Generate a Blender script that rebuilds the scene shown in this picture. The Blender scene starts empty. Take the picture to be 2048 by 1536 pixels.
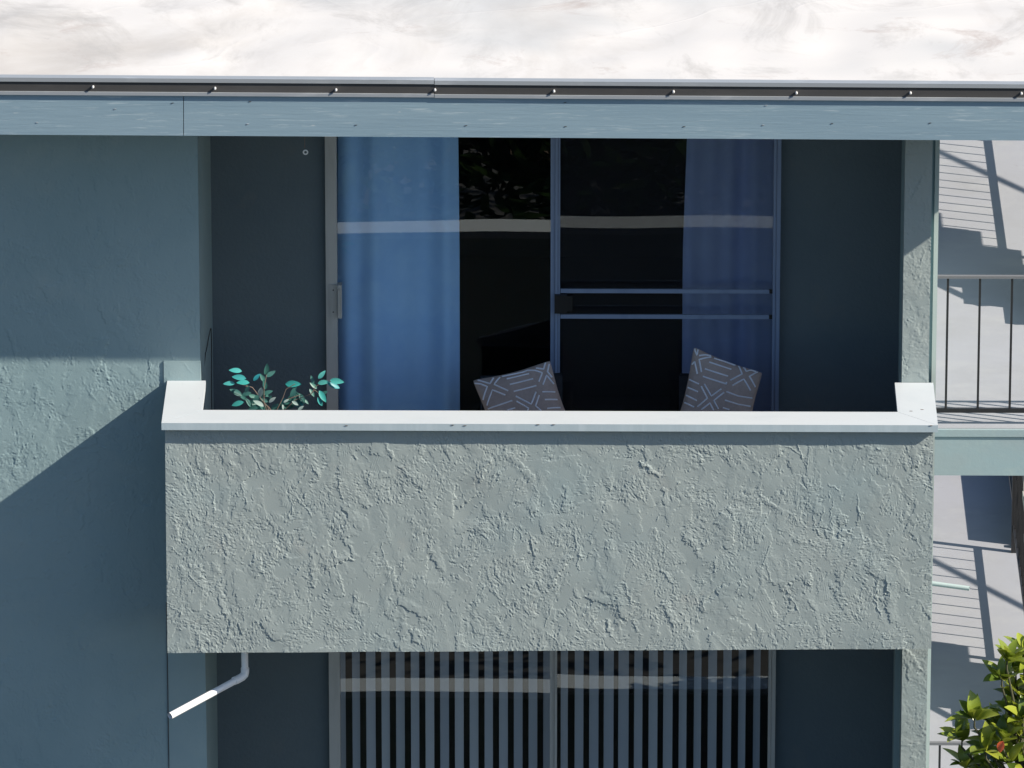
import bpy, math, random
import numpy as np
from mathutils import Vector, Matrix

SC = bpy.context.scene
COL = SC.collection
R = math.radians

# ------------------------------------------------------------------ camera
FPX, PITCH, YAW, DIST = 17500.0, R(19.5), R(0.5), 47.9
FLOOR = 5.60                       # upper balcony floor above the ground
STOREY = 2.88
TARGET = Vector((0, 0, 6.86))
FWD = Vector((-math.sin(YAW)*math.cos(PITCH), math.cos(YAW)*math.cos(PITCH), -math.sin(PITCH)))
RIGHT = Vector((math.cos(YAW), math.sin(YAW), 0))
UP = RIGHT.cross(FWD)
EYE = TARGET - FWD*DIST
cam_d = bpy.data.cameras.new('camera'); cam = bpy.data.objects.new('camera', cam_d); COL.objects.link(cam)
cam_d.sensor_width = 36; cam_d.lens = FPX/2048*36; cam_d.clip_start = 1; cam_d.clip_end = 1500
cam.matrix_world = Matrix(((RIGHT.x, UP.x, -FWD.x, EYE.x), (RIGHT.y, UP.y, -FWD.y, EYE.y), (RIGHT.z, UP.z, -FWD.z, EYE.z), (0, 0, 0, 1)))
SC.camera = cam

# ------------------------------------------------------------------ light
SUN_TO = Vector((2.9, -1.0, 2.23)).normalized()      # towards the sun
world = bpy.data.worlds.new('World'); SC.world = world; world.use_nodes = True
wn = world.node_tree.nodes; wl = world.node_tree.links; wn.clear()
sky = wn.new('ShaderNodeTexSky'); sky.sky_type = 'NISHITA'; sky.sun_disc = False
sky.sun_elevation = math.asin(SUN_TO.z); sky.sun_rotation = math.atan2(SUN_TO.x, SUN_TO.y)
sky.air_density = 1.0; sky.dust_density = 0.6; sky.ozone_density = 3.1
bg = wn.new('ShaderNodeBackground'); bg.inputs['Strength'].default_value = 0.094
wo = wn.new('ShaderNodeOutputWorld'); wl.new(sky.outputs[0], bg.inputs[0]); wl.new(bg.outputs[0], wo.inputs[0])
sun_d = bpy.data.lights.new('sun', 'SUN'); sun_d.energy = 5.0; sun_d.angle = R(0.53); sun_d.color = (1.0, 0.92, 0.80)
sun = bpy.data.objects.new('sun', sun_d); COL.objects.link(sun); sun.location = (20, -10, 30)
sun.rotation_euler = SUN_TO.to_track_quat('Z', 'Y').to_euler()
SC.view_settings.view_transform = 'Standard'; SC.view_settings.look = 'None'
SC.view_settings.exposure = 0.75; SC.view_settings.gamma = 1; SC.view_settings.use_curve_mapping = False
SC.cycles.max_bounces = 8; SC.cycles.transparent_max_bounces = 24
SC.cycles.caustics_reflective = False; SC.cycles.caustics_refractive = False

# ------------------------------------------------------------------ layout helpers
def ray(px, py):
    return (FWD + RIGHT*((px-1024)/FPX) + UP*((768-py)/FPX)).normalized()
def P(px, py, Y):                  # point seen at (px, py) on the upright plane at depth Y
    d = ray(px, py); t = (Y-EYE.y)/d.y; return EYE + d*t
def PF(px, py, z):                 # point seen at (px, py) on the level plane at height z
    d = ray(px, py); t = (z-EYE.z)/d.z; return EYE + d*t

def tag(o, label=None, cat=None, group=None, kind=None):
    if label: o['label'] = label
    if cat: o['category'] = cat
    if group: o['group'] = group
    if kind: o['kind'] = kind
    return o
def empty(name, loc=(0, 0, 0)):
    o = bpy.data.objects.new(name, None); o.location = loc; COL.objects.link(o); o.empty_display_size = .1; return o
def parent(o, p):
    if p is not None:
        o.parent = p
        o.matrix_parent_inverse = Matrix.Translation(-wloc(p))
def wloc(o):
    v = Vector(o.location)
    return v
class MB:
    def __init__(s): s.v = []; s.f = []; s.sm = []
    def add(s, vs, fs, smooth=False):
        n = len(s.v); s.v += [tuple(v) for v in vs]; s.f += [tuple(i+n for i in f) for f in fs]; s.sm += [smooth]*len(fs)
    def hexa(s, c):                # 8 corners: 4 front (bl br tr tl), 4 back
        s.add(c, [(0, 1, 2, 3), (5, 4, 7, 6), (1, 5, 6, 2), (4, 0, 3, 7), (3, 2, 6, 7), (4, 5, 1, 0)])
    def box(s, x0, x1, y0, y1, z0, z1):
        s.hexa([(x0, y0, z0), (x1, y0, z0), (x1, y0, z1), (x0, y0, z1), (x0, y1, z0), (x1, y1, z0), (x1, y1, z1), (x0, y1, z1)])
    def quadbox(s, tl, tr, br, bl, dy):   # upright front quad pushed back by dy
        f = [Vector(bl), Vector(br), Vector(tr), Vector(tl)]; d = Vector((0, dy, 0))
        s.hexa(f + [p+d for p in f])
    def tube(s, pts, r, n=8, caps=True, smooth=True):
        pts = [Vector(p) for p in pts]; rs = r if isinstance(r, (list, tuple)) else [r]*len(pts)
        rings = []; base = len(s.v); vs = []; ref = None
        for i, p in enumerate(pts):
            a = pts[max(0, i-1)]; b = pts[min(len(pts)-1, i+1)]; t = (b-a).normalized()
            if ref is None:
                ref = t.orthogonal().normalized()
            ref = (ref - t*ref.dot(t)).normalized(); bi = t.cross(ref)
            for k in range(n):
                an = 2*math.pi*k/n; vs.append(p + (ref*math.cos(an)+bi*math.sin(an))*rs[i])
        fs = []
        for i in range(len(pts)-1):
            for k in range(n):
                fs.append((i*n+k, i*n+(k+1) % n, (i+1)*n+(k+1) % n, (i+1)*n+k))
        s.add(vs, fs, smooth)
        if caps:
            s.add(vs[:n], [tuple(range(n-1, -1, -1))]); s.add(vs[-n:], [tuple(range(n))])
    def build(s, name, mat, par=None, loc=None):
        me = bpy.data.meshes.new(name)
        vs = s.v
        if loc is not None: vs = [(v[0]-loc[0], v[1]-loc[1], v[2]-loc[2]) for v in vs]
        me.from_pydata(vs, [], s.f); me.polygons.foreach_set('use_smooth', s.sm); me.update()
        if mat: me.materials.append(mat)
        o = bpy.data.objects.new(name, me); COL.objects.link(o)
        if loc is not None: o.location = loc
        parent(o, par)
        return o
def boxpart(name, mat, par, *b):
    m = MB(); m.box(*b); return m.build(name, mat, par)

# ------------------------------------------------------------------ materials
def mat(name, col, rough=.7, spec=.35, var=None, bump=None, metallic=0, build=None):
    m = bpy.data.materials.new(name); m.use_nodes = True
    n = m.node_tree.nodes; l = m.node_tree.links
    b = n['Principled BSDF']; b.inputs['Base Color'].default_value = (*col, 1); b.inputs['Roughness'].default_value = rough
    b.inputs['Specular IOR Level'].default_value = spec; b.inputs['Metallic'].default_value = metallic
    tc = n.new('ShaderNodeTexCoord')
    def noise(scale, detail=4, rgh=.55, sc=(1, 1, 1), dist=0):
        mp = n.new('ShaderNodeMapping'); mp.inputs['Scale'].default_value = sc; l.new(tc.outputs['Object'], mp.inputs[0])
        t = n.new('ShaderNodeTexNoise'); t.inputs['Scale'].default_value = scale; t.inputs['Detail'].default_value = detail
        t.inputs['Roughness'].default_value = rgh; t.inputs['Distortion'].default_value = dist
        l.new(mp.outputs[0], t.inputs['Vector']); return t.outputs['Fac']
    def ramp(src, a, bb, ca=(0, 0, 0), cb=(1, 1, 1)):
        r = n.new('ShaderNodeValToRGB'); r.color_ramp.elements[0].position = a; r.color_ramp.elements[1].position = bb
        r.color_ramp.elements[0].color = (*ca, 1); r.color_ramp.elements[1].color = (*cb, 1); l.new(src, r.inputs[0]); return r.outputs[0]
    def mix(a, bb, fac, mode='MIX'):
        x = n.new('ShaderNodeMix'); x.data_type = 'RGBA'; x.blend_type = mode
        if isinstance(fac, (int, float)): x.inputs[0].default_value = fac
        else: l.new(fac, x.inputs[0])
        for i, s in ((6, a), (7, bb)):
            if isinstance(s, tuple): x.inputs[i].default_value = (*s, 1)
            else: l.new(s, x.inputs[i])
        return x.outputs[2]
    def setbump(h, strength=.3, dist=.005):
        bp = n.new('ShaderNodeBump'); bp.inputs['Strength'].default_value = strength; bp.inputs['Distance'].default_value = dist
        l.new(h, bp.inputs['Height']); l.new(bp.outputs[0], b.inputs['Normal'])
    cur = col
    if var:                        # list of (other colour, scale, lo, hi, axis scale)
        cur = tuple(col)
        for v in var:
            oc, s_, lo, hi = v[:4]; sc_ = v[4] if len(v) > 4 else (1, 1, 1)
            cur = mix(cur, tuple(oc), ramp(noise(s_, 5, .6, sc_, .3), lo, hi))
        l.new(cur, b.inputs['Base Color'])
    if bump:
        setbump(noise(bump[0], 5, .6, bump[3] if len(bump) > 3 else (1, 1, 1)), bump[1], bump[2])
    if build: build(m, n, l, b, noise, ramp, mix, setbump)
    return m
M = {}
M['stucco'] = mat('painted_stucco', (.278, .320, .312), .62, .3,
                  [((.285, .322, .310), 2.3, .45, .75), ((.248, .308, .312), 1.4, .5, .8), ((.298, .312, .295), 4.5, .62, .85)], (160, .35, .002))
M['wall'] = mat('painted_wall', (.238, .320, .332), .7, .3,
                [((.205, .290, .305), 1.1, .4, .75), ((.26, .33, .33), 2.6, .55, .85)], (140, .35, .002))
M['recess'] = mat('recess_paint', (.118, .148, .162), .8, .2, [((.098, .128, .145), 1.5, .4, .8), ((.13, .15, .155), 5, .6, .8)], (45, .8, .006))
M['fascia'] = mat('blue_board_paint', (.212, .298, .352), .55, .35,
                  [((.185, .268, .325), 3, .45, .75, (.25, 1, 3)), ((.31, .39, .43), 24, .58, .72, (.22, 1, 2.6)), ((.40, .45, .46), 40, .68, .76, (.22, 1, 1.6))],
                  (40, .35, .004, (.08, 1, 1.5)))
M['cap'] = mat('white_board_paint', (.485, .52, .545), .5, .4,
               [((.45, .49, .52), 5, .5, .8, (.6, 1, 1)), ((.38, .42, .44), 40, .66, .74)], (60, .2, .003, (.3, 1, 1)))
M['capedge'] = mat('blue_grey_edge_paint', (.36, .43, .46), .55, .35,
               [((.42, .49, .52), 14, .45, .75, (1, 1, .05)), ((.37, .45, .49), 1.5, .45, .75)], (60, .2, .003, (1, 1, .3)))
M['soffit'] = mat('soffit_paint', (.42, .46, .48), .8, .2, [((.38, .42, .44), 2, .4, .7)])
M['metal'] = mat('edge_metal', (.26, .28, .30), .45, .5, [((.34, .36, .38), 12, .55, .75, (.3, 1, 1))])
M['trim'] = mat('pale_trim_paint', (.40, .46, .44), .6, .3, [((.34, .40, .39), 3, .4, .7, (1, 1, .4))])
M['rubber'] = mat('edge_rubber', (.048, .047, .047), .7, .3, [((.065, .063, .062), 6, .45, .7, (.3, 1, 1))])
def roof_build(m, n, l, b, noise, ramp, mix, setbump):
    c = mix((.56, .54, .515), (.43, .405, .375), ramp(noise(1.1, 6, .65, (.8, .45, 1), .5), .46, .70))
    c = mix(c, (.345, .33, .31), ramp(noise(1.9, 8, .72, (.8, .5, 1), .6), .50, .74))
    c = mix(c, (.40, .41, .41), ramp(noise(.45, 3, .5), .50, .64))
    c = mix(c, (.33, .27, .24), ramp(noise(2.0, 8, .75, (.5, .9, 1), .8), .57, .78))
    c = mix(c, (.33, .31, .30), ramp(noise(6, 7, .75, (.7, .6, 1), .5), .68, .80))
    l.new(c, b.inputs['Base Color'])
    rd = n.new('ShaderNodeMath'); rd.operation = 'ABSOLUTE'; sb = n.new('ShaderNodeMath'); sb.operation = 'SUBTRACT'; sb.inputs[1].default_value = .5
    l.new(noise(.7, 2, .5, (.6, .8, 1), .5), sb.inputs[0]); l.new(sb.outputs[0], rd.inputs[0])
    setbump(ramp(rd.outputs[0], 0, .008, (1, 1, 1), (0, 0, 0)), .2, .004)
M['roof'] = mat('roof_membrane', (.8, .79, .77), .6, .3, build=roof_build)
M['jamb'] = mat('door_metal', (.42, .42, .40), .42, .45, [((.35, .35, .33), 5, .5, .75, (3, 1, .4))])
M['jambblue'] = mat('anodised_door_metal', (.20, .26, .38), .38, .5, [((.16, .21, .32), 5, .5, .75, (3, 1, .4))])
M['black'] = mat('black_plastic', (.012, .012, .013), .45, .4)
M['white'] = mat('white_plastic', (.80, .80, .80), .35, .5)
M['dullscrew'] = mat('screw_cap', (.5, .5, .5), .5, .4)
M['iron'] = mat('black_iron', (.018, .018, .020), .45, .45, bump=(60, .2, .002))
M['deck'] = mat('grey_deck_coating', (.295, .302, .330), .75, .25,
                [((.27, .275, .29), 1.6, .45, .75), ((.325, .33, .345), 3.5, .5, .8), ((.25, .25, .26), 9, .68, .78)], (25, .2, .004))
M['slabpaint'] = mat('teal_board_paint', (.27, .33, .345), .6, .3, [((.26, .355, .38), 3, .45, .75, (.5, 1, 1)), ((.30, .37, .37), 8, .6, .75)], (30, .25, .004))
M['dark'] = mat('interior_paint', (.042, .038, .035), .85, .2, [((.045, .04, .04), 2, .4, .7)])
M['floor'] = mat('balcony_floor', (.32, .32, .33), .8, .25, [((.27, .27, .28), 4, .4, .7)])
M['chairdark'] = mat('dark_wicker', (.022, .026, .034), .7, .3, [((.035, .04, .05), 30, .45, .7)], (80, .5, .004))
M['cushion'] = mat('taupe_fabric', (.45, .355, .31), .95, .1, [((.40, .315, .275), 60, .4, .7)], (400, .35, .002))
M['thread'] = mat('pale_thread', (.80, .80, .84), .9, .1)
M['curtain'] = mat('blue_curtain_fabric', (.37, .63, .98), .95, .05, [((.32, .57, .95), 6, .4, .7)], (300, .25, .002))
def blind_build(m, n, l, b, noise, ramp, mix, setbump):
    oi = n.new('ShaderNodeObjectInfo'); l.new(mix((.33, .37, .43), (.44, .48, .53), oi.outputs['Random']), b.inputs['Base Color'])
M['curtainviolet'] = mat('violet_blue_curtain_fabric', (.44, .55, .86), .95, .05, [((.39, .49, .80), 6, .4, .7)], (300, .25, .002))
M['blind'] = mat('grey_blind_vinyl', (.30, .34, .40), .7, .2, build=blind_build)
def glass_mat(name, refl, tint, bend):
    m = bpy.data.materials.new(name); m.use_nodes = True; n = m.node_tree.nodes; l = m.node_tree.links; n.clear()
    o = n.new('ShaderNodeOutputMaterial'); mx = n.new('ShaderNodeMixShader'); tr = n.new('ShaderNodeBsdfTransparent'); gl = n.new('ShaderNodeBsdfGlossy')
    gl.inputs['Roughness'].default_value = 0.0; tr.inputs[0].default_value = (*tint, 1); gl.inputs[0].default_value = (.97, 1, .96, 1)
    gm = n.new('ShaderNodeNewGeometry'); dt = n.new('ShaderNodeVectorMath'); dt.operation = 'DOT_PRODUCT'
    l.new(gm.outputs['Normal'], dt.inputs[0]); l.new(gm.outputs['Incoming'], dt.inputs[1])
    def mt(op, a, bb):
        x = n.new('ShaderNodeMath'); x.operation = op
        for i, q_ in enumerate((a, bb)):
            if q_ is None: continue
            if isinstance(q_, (int, float)): x.inputs[i].default_value = q_
            else: l.new(q_, x.inputs[i])
        return x.outputs[0]
    cs = mt('ABSOLUTE', dt.outputs['Value'], None); fr5 = mt('POWER', mt('SUBTRACT', 1.0, cs), 5.0)
    frv = mt('ADD', mt('MULTIPLY', fr5, 1-refl), refl)
    tc = n.new('ShaderNodeTexCoord'); t = n.new('ShaderNodeTexNoise'); t.inputs['Scale'].default_value = .9; t.inputs['Detail'].default_value = 1
    bp = n.new('ShaderNodeBump'); bp.inputs['Strength'].default_value = 1; bp.inputs['Distance'].default_value = bend
    l.new(tc.outputs['Object'], t.inputs[0]); l.new(t.outputs[0], bp.inputs['Height']); l.new(bp.outputs[0], gl.inputs['Normal'])
    l.new(frv, mx.inputs[0]); l.new(tr.outputs[0], mx.inputs[1]); l.new(gl.outputs[0], mx.inputs[2]); l.new(mx.outputs[0], o.inputs[0])
    return m
M['glass'] = glass_mat('door_glass', .11, (.95, .97, .97), .006)
def screen_mat():
    m = bpy.data.materials.new('insect_screen'); m.use_nodes = True; n = m.node_tree.nodes; l = m.node_tree.links; n.clear()
    o = n.new('ShaderNodeOutputMaterial'); mx = n.new('ShaderNodeMixShader'); tr = n.new('ShaderNodeBsdfTransparent'); d = n.new('ShaderNodeBsdfDiffuse')
    d.inputs[0].default_value = (.03, .032, .04, 1); mx.inputs[0].default_value = .30
    l.new(tr.outputs[0], mx.inputs[1]); l.new(d.outputs[0], mx.inputs[2]); l.new(mx.outputs[0], o.inputs[0]); return m
M['screen'] = screen_mat()
def leaf_mat(name, cols, rough, transl, spec=.5):
    m = bpy.data.materials.new(name); m.use_nodes = True; n = m.node_tree.nodes; l = m.node_tree.links
    b = n['Principled BSDF']; out = n['Material Output']
    oi = n.new('ShaderNodeObjectInfo'); r = n.new('ShaderNodeValToRGB'); r.color_ramp.interpolation = 'LINEAR'
    while len(r.color_ramp.elements) < len(cols): r.color_ramp.elements.new(.5)
    for i, c in enumerate(cols):
        r.color_ramp.elements[i].position = i/(len(cols)-1); r.color_ramp.elements[i].color = (*c, 1)
    l.new(oi.outputs['Random'], r.inputs[0])
    tc = n.new('ShaderNodeTexCoord'); t = n.new('ShaderNodeTexNoise'); t.inputs['Scale'].default_value = 35; t.inputs['Detail'].default_value = 3
    l.new(tc.outputs['Object'], t.inputs[0])
    hs = n.new('ShaderNodeHueSaturation'); mr = n.new('ShaderNodeMapRange'); mr.inputs[3].default_value = .75; mr.inputs[4].default_value = 1.25
    l.new(t.outputs[0], mr.inputs[0]); l.new(mr.outputs[0], hs.inputs['Value']); l.new(r.outputs[0], hs.inputs['Color'])
    l.new(hs.outputs[0], b.inputs['Base Color']); b.inputs['Roughness'].default_value = rough; b.inputs['Specular IOR Level'].default_value = spec
    tr = n.new('ShaderNodeBsdfTranslucent'); l.new(hs.outputs[0], tr.inputs[0]); mx = n.new('ShaderNodeMixShader'); mx.inputs[0].default_value = transl
    l.new(b.outputs[0], mx.inputs[1]); l.new(tr.outputs[0], mx.inputs[2]); l.new(mx.outputs[0], out.inputs[0]); return m
M['magnolia'] = leaf_mat('glossy_leaf', [(.06, .11, .02), (.19, .25, .03), (.36, .40, .045), (.09, .15, .02), (.48, .50, .06)], .28, .32)
M['magnoliared'] = leaf_mat('orange_leaf', [(.75, .13, .04), (.75, .13, .04)], .5, .3)
M['treefar'] = leaf_mat('dark_leaf', [(.035, .07, .02), (.07, .10, .03)], .5, .3)
M['tealleaf'] = leaf_mat('teal_leaf', [(.03, .30, .27), (.10, .42, .36), (.02, .22, .25), (.06, .36, .33)], .45, .15)
M['shadedleaf'] = leaf_mat('shaded_leaf', [(.03, .11, .10), (.05, .17, .14)], .45, .15)  # leaves in shade, the shade painted in as a darker green
M['paleleaf'] = leaf_mat('pale_leaf', [(.30, .37, .34), (.20, .29, .27)], .6, .15)
M['limb'] = mat('green_brown_limb', (.07, .07, .04), .8, .2)
M['bark'] = mat('bark', (.13, .10, .08), .9, .2, [((.08, .06, .05), 12, .4, .7)], (40, .6, .01))
M['twig'] = mat('tan_twig', (.22, .165, .13), .85, .2)
M['pot'] = mat('clay_pot', (.22, .10, .06), .8, .2)
M['asphalt'] = mat('asphalt', (.055, .055, .057), .9, .2, [((.075, .073, .07), .5, .4, .7), ((.04, .04, .042), 5, .5, .7)])
M['conc'] = mat('stair_concrete', (.36, .35, .34), .85, .2, [((.30, .29, .28), 4, .4, .7)])

# ------------------------------------------------------------------ stucco relief
def fnoise(rng, nz, nx, res, wl_, ani=1.0, ang=0.0, bw=.55):
    fz = np.fft.fftfreq(nz, res)[:, None]; fx = np.fft.rfftfreq(nx, res)[None, :]
    c, s = math.cos(ang), math.sin(ang)
    a = c*fx+s*fz; b = (-s*fx+c*fz)*ani
    f = np.sqrt(a*a+b*b)*wl_
    flt = np.exp(-((f-1)/bw)**2) if wl_ < .2 else np.exp(-(f**2)*.8)
    w = np.fft.rfft2(rng.standard_normal((nz, nx)))
    n = np.fft.irfft2(w*flt, s=(nz, nx)); n -= n.mean(); return n/(n.std()+1e-9)
def sstep(a, b, x):
    t = np.clip((x-a)/(b-a), 0, 1); return t*t*(3-2*t)
def stucco(nx, nz, res, seed, amp=1.0, calm=0.0):
    rng = np.random.default_rng(seed)
    pad = 24; NX, NZ = nx+2*pad, nz+2*pad
    N = lambda wl_, ani=1.0, ang=0.0: fnoise(rng, NZ, NX, res, wl_, ani, ang)
    h = 0.0014*N(.35)
    wa, wb, wc = N(.06), N(.022), N(.011)
    rag = .005*wa+.0032*wb+.0015*wc
    clus = N(.24)+.6*N(.09)-calm
    zz, xx = np.mgrid[0:NZ, 0:NX]; zz = zz*res; xx = xx*res
    area = NX*NZ*res*res
    def window(cx, cz, r_):
        i0, i1 = max(0, int((cx-r_)/res)), min(NX, int((cx+r_)/res)+1); j0, j1 = max(0, int((cz-r_)/res)), min(NZ, int((cz+r_)/res)+1)
        return (slice(j0, j1), slice(i0, i1)) if i1-i0 > 2 and j1-j0 > 2 else None
    # trowelled plates: each feathers out on one side and ends in a ragged ledge on the other
    for k in range(int(area*150)):
        cx, cz = rng.uniform(0, NX*res), rng.uniform(0, NZ*res)
        L = rng.uniform(.018, .13); W = rng.uniform(.012, .055)
        an = rng.normal(1.72, .35) if rng.random() < .72 else rng.uniform(0, math.pi)
        w = window(cx, cz, L+.03)
        if w is None: continue
        X = xx[w]-cx; Z = zz[w]-cz; rg = rag[w]
        u = X*math.cos(an)+Z*math.sin(an); v = (-X*math.sin(an)+Z*math.cos(an))*rng.choice([-1, 1])
        vv = (v+rg*.9+.10*u*u/L*rng.choice([-1, 1]))/W; uu = (u+rg*1.5)/L
        e = 1-np.maximum(np.abs(uu)**2.2, 0)
        inside = sstep(0, .25, e)*sstep(-1, .6, vv)*sstep(1.0, 1.0-.004/W, vv)
        flat = sstep(-1, -.2, vv)*sstep(1.0, .9, vv)*sstep(0, .3, e)
        sub = h[w]; lev = np.median(sub)
        t = rng.choice([.0005, .0010, .0018, .0030], p=[.50, .33, .13, .04])
        h[w] = sub*(1-.6*flat)+lev*.6*flat+t*inside
        if rng.random() < .10:          # comb drag
            h[w] += .00035*np.sin(v*rng.uniform(430, 620)+2*np.sin(u*11))*flat*sstep(-.3, .6, wa[w])
    # torn chips and nicks, in clusters
    n = int(area*10000)
    CX = rng.uniform(0, NX*res, n); CZ = rng.uniform(0, NZ*res, n)
    dirf = N(.3)
    for cx, cz in zip(CX, CZ):
        i, j = min(NX-1, int(cx/res)), min(NZ-1, int(cz/res))
        if clus[j, i] < .30 and rng.random() > .05: continue
        L = rng.uniform(.004, .016); W = rng.uniform(.002, .0052)
        an = 1.6+.9*dirf[j, i]+rng.normal(0, .35)
        w = window(cx, cz, L+.006)
        if w is None: continue
        X = xx[w]-cx; Z = zz[w]-cz
        u = X*math.cos(an)+Z*math.sin(an); v = (-X*math.sin(an)+Z*math.cos(an))+.0012*wc[w]
        t = rng.choice([-.0009, -.0006, .0005, .0009])
        h[w] += t*sstep(1.15, .55, np.sqrt((u/L)**2+(v/W)**2))
    # long thin scores and lips
    for k in range(int(area*22)):
        cx, cz = rng.uniform(0, NX*res), rng.uniform(0, NZ*res); L = rng.uniform(.02, .10); an = rng.normal(1.75, .4)
        w = window(cx, cz, L+.01)
        if w is None: continue
        X = xx[w]-cx; Z = zz[w]-cz
        u = X*math.cos(an)+Z*math.sin(an); v = -X*math.sin(an)+Z*math.cos(an)+rag[w]*.6+rng.uniform(-2, 2)*u*u
        h[w] += rng.choice([.0014, .0022, -.0012])*np.exp(-(v/.0026)**2)*sstep(1, .6, np.abs(u)/L)
    h = h-h.mean()
    return amp*h[pad:pad+nz, pad:pad+nx]
def relief(name, tl, tr, br, bl, res, seed, material, par, amp=1.0, calm=0.0, back=.05):
    tl, tr, br, bl = [np.array(p, float) for p in (tl, tr, br, bl)]
    wx = np.linalg.norm(tr-tl); hz = np.linalg.norm(tl-bl)
    nx = max(4, int(wx/res)); nz = max(4, int(hz/res))
    h = stucco(nx, nz, res, seed, amp, calm)
    u = np.linspace(0, 1, nx)[None, :, None]; v = np.linspace(0, 1, nz)[:, None, None]
    p = (bl*(1-u)+br*u)*(1-v)+(tl*(1-u)+tr*u)*v
    p[:, :, 1] -= h
    V = p.reshape(-1, 3)
    idx = np.arange(nx*nz).reshape(nz, nx)
    q = np.stack([idx[:-1, :-1], idx[:-1, 1:], idx[1:, 1:], idx[1:, :-1]], -1).reshape(-1, 4)
    ring = np.concatenate([idx[0, :], idx[1:, -1], idx[-1, -2::-1], idx[-2:0:-1, 0]])
    n0 = len(V); fr = V[ring]; bk = fr.copy(); bk[:, 1] += back
    V = np.concatenate([V, fr, bk]); m = len(ring); a = np.arange(m); b = (a+1) % m
    sk = np.stack([n0+b, n0+a, n0+m+a, n0+m+b], 1)
    F = np.concatenate([q, sk])
    me = bpy.data.meshes.new(name); me.vertices.add(len(V)); me.vertices.foreach_set('co', V.astype(np.float32).ravel())
    me.loops.add(F.size); me.loops.foreach_set('vertex_index', F.astype(np.int32).ravel())
    me.polygons.add(len(F)); me.polygons.foreach_set('loop_start', np.arange(0, F.size, 4, dtype=np.int32))
    me.polygons.foreach_set('use_smooth', np.concatenate([np.ones(len(q), bool), np.zeros(m, bool)]))
    me.update(calc_edges=True); me.materials.append(material)
    o = bpy.data.objects.new(name, me); COL.objects.link(o); parent(o, par); return o

# ------------------------------------------------------------------ planes
YW, YC, YS, YG = .66, .66, 1.00, 1.71      # left wall, column, end wall, door glass
CAPZ = P(1024, 848, -.042).z               # top of the parapet boards
CAPT = .041
GROUND = 0.0
xl = P(330, 865, 0).x; xr = P(1866, 865, 0).x      # balcony sides
wall_in = P(398, 500, YW).x                        # edge of the left wall
back_l = P(425, 600, YG).x                         # corner of the recess
col_l, col_r = P(1806, 600, YC).x, P(1860, 600, YC).x
end_r = P(1871.5, 500, YS).x
back_r = P(1799, 600, YG).x
eav0 = P(-400, 267.5, -.025); eav1 = P(2262, 282.3, -.025)   # lower edge of the eave boards
SOFF = P(1024, 275, -.025).z+.012

# ------------------------------------------------------------------ ground
g = MB(); g.box(-260, 260, -300, 260, -.3, 0)
tag(g.build('ground', M['asphalt']), kind='structure')

# ------------------------------------------------------------------ building
B = empty('apartment_building', (0, 3, 0))
tag(B, 'grey stucco apartment building with white roof, blue eave board and walled balcony', 'building')
# left wall: relief sheet, body behind
zb = 3.8
wl_x = P(-200, 500, YW).x
seam = P(337, 1400, YW).x
relief('wall', (wl_x, YW, SOFF), (wall_in, YW, SOFF), (wall_in, YW, zb), (wl_x, YW, zb), .004, 12, M['wall'], B, 1.0, .05)
relief('pilaster', (seam, YW-.007, CAPZ+.115), (wall_in+.001, YW-.007, CAPZ+.115), (wall_in+.01, YW-.007, zb), (seam, YW-.007, zb), .004, 13, M['wall'], B, .45, .6)
boxpart('joint', M['rubber'], B, seam-.005, seam-.0005, YW-.009, YW-.001, zb, CAPZ-1.32)
m = MB(); m.box(-9, wl_x, YW, YW+.05, 0, SOFF); m.box(wl_x, wall_in, YW+.03, YW+.06, 0, SOFF); m.box(wl_x, wall_in, YW, YW+.03, 0, zb); m.build('wall', M['wall'], B)
# recess side and back walls, both storeys
m = MB()
for z0, z1 in ((0, FLOOR-STOREY-.3), (FLOOR-STOREY, FLOOR-.3), (FLOOR, SOFF)):
    zz0, zz1 = z0, z1
    m.hexa([(wall_in-.001, YW+.01, zz0), (back_l, YG+.04, zz0), (back_l, YG+.04, zz1), (wall_in-.001, YW+.01, zz1),
            (wall_in-.2, YW+.07, zz0), (back_l-.2, YG+.04, zz0), (back_l-.2, YG+.04, zz1), (wall_in-.2, YW+.07, zz1)])
m.build('recess_side_wall', M['wall'], B)
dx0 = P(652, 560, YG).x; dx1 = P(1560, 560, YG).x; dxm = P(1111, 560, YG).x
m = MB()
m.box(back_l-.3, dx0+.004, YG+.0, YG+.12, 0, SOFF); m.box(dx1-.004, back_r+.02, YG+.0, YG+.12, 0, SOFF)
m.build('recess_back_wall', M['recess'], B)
# right column and the end wall behind it
relief('column', (col_l, YC, SOFF), (col_r, YC, SOFF), (col_r, YC, CAPZ-.02), (col_l, YC, CAPZ-.02), .004, 21, M['stucco'], B, 1.0)
cl2, cr2 = P(1803, 1420, YC).x, P(1853.5, 1420, YC).x
relief('column', (cl2, YC, FLOOR-.2), (cr2, YC, FLOOR-.2), (cr2, YC, zb), (cl2, YC, zb), .004, 22, M['stucco'], B, .9)
m = MB(); m.box(col_l+.002, col_r-.004, YC+.02, YS+.1, CAPZ-.05, SOFF); m.box(cl2+.002, cr2-.002, YC+.02, YS+.1, 0, FLOOR-.2)
m.hexa([(col_l-.0, YS+.0, 0), (end_r, YS, 0), (end_r, YS, SOFF), (col_l, YS, SOFF), (back_r, YG+.05, 0), (end_r, 9, 0), (end_r, 9, SOFF), (back_r, YG+.05, SOFF)])
m.build('end_wall', M['wall'], B)
m = MB(); m.box(end_r-.012, end_r+.012, YS-.014, YS+.05, 2.0, SOFF-.002); m.build('corner_trim', M['trim'], B)
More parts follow.
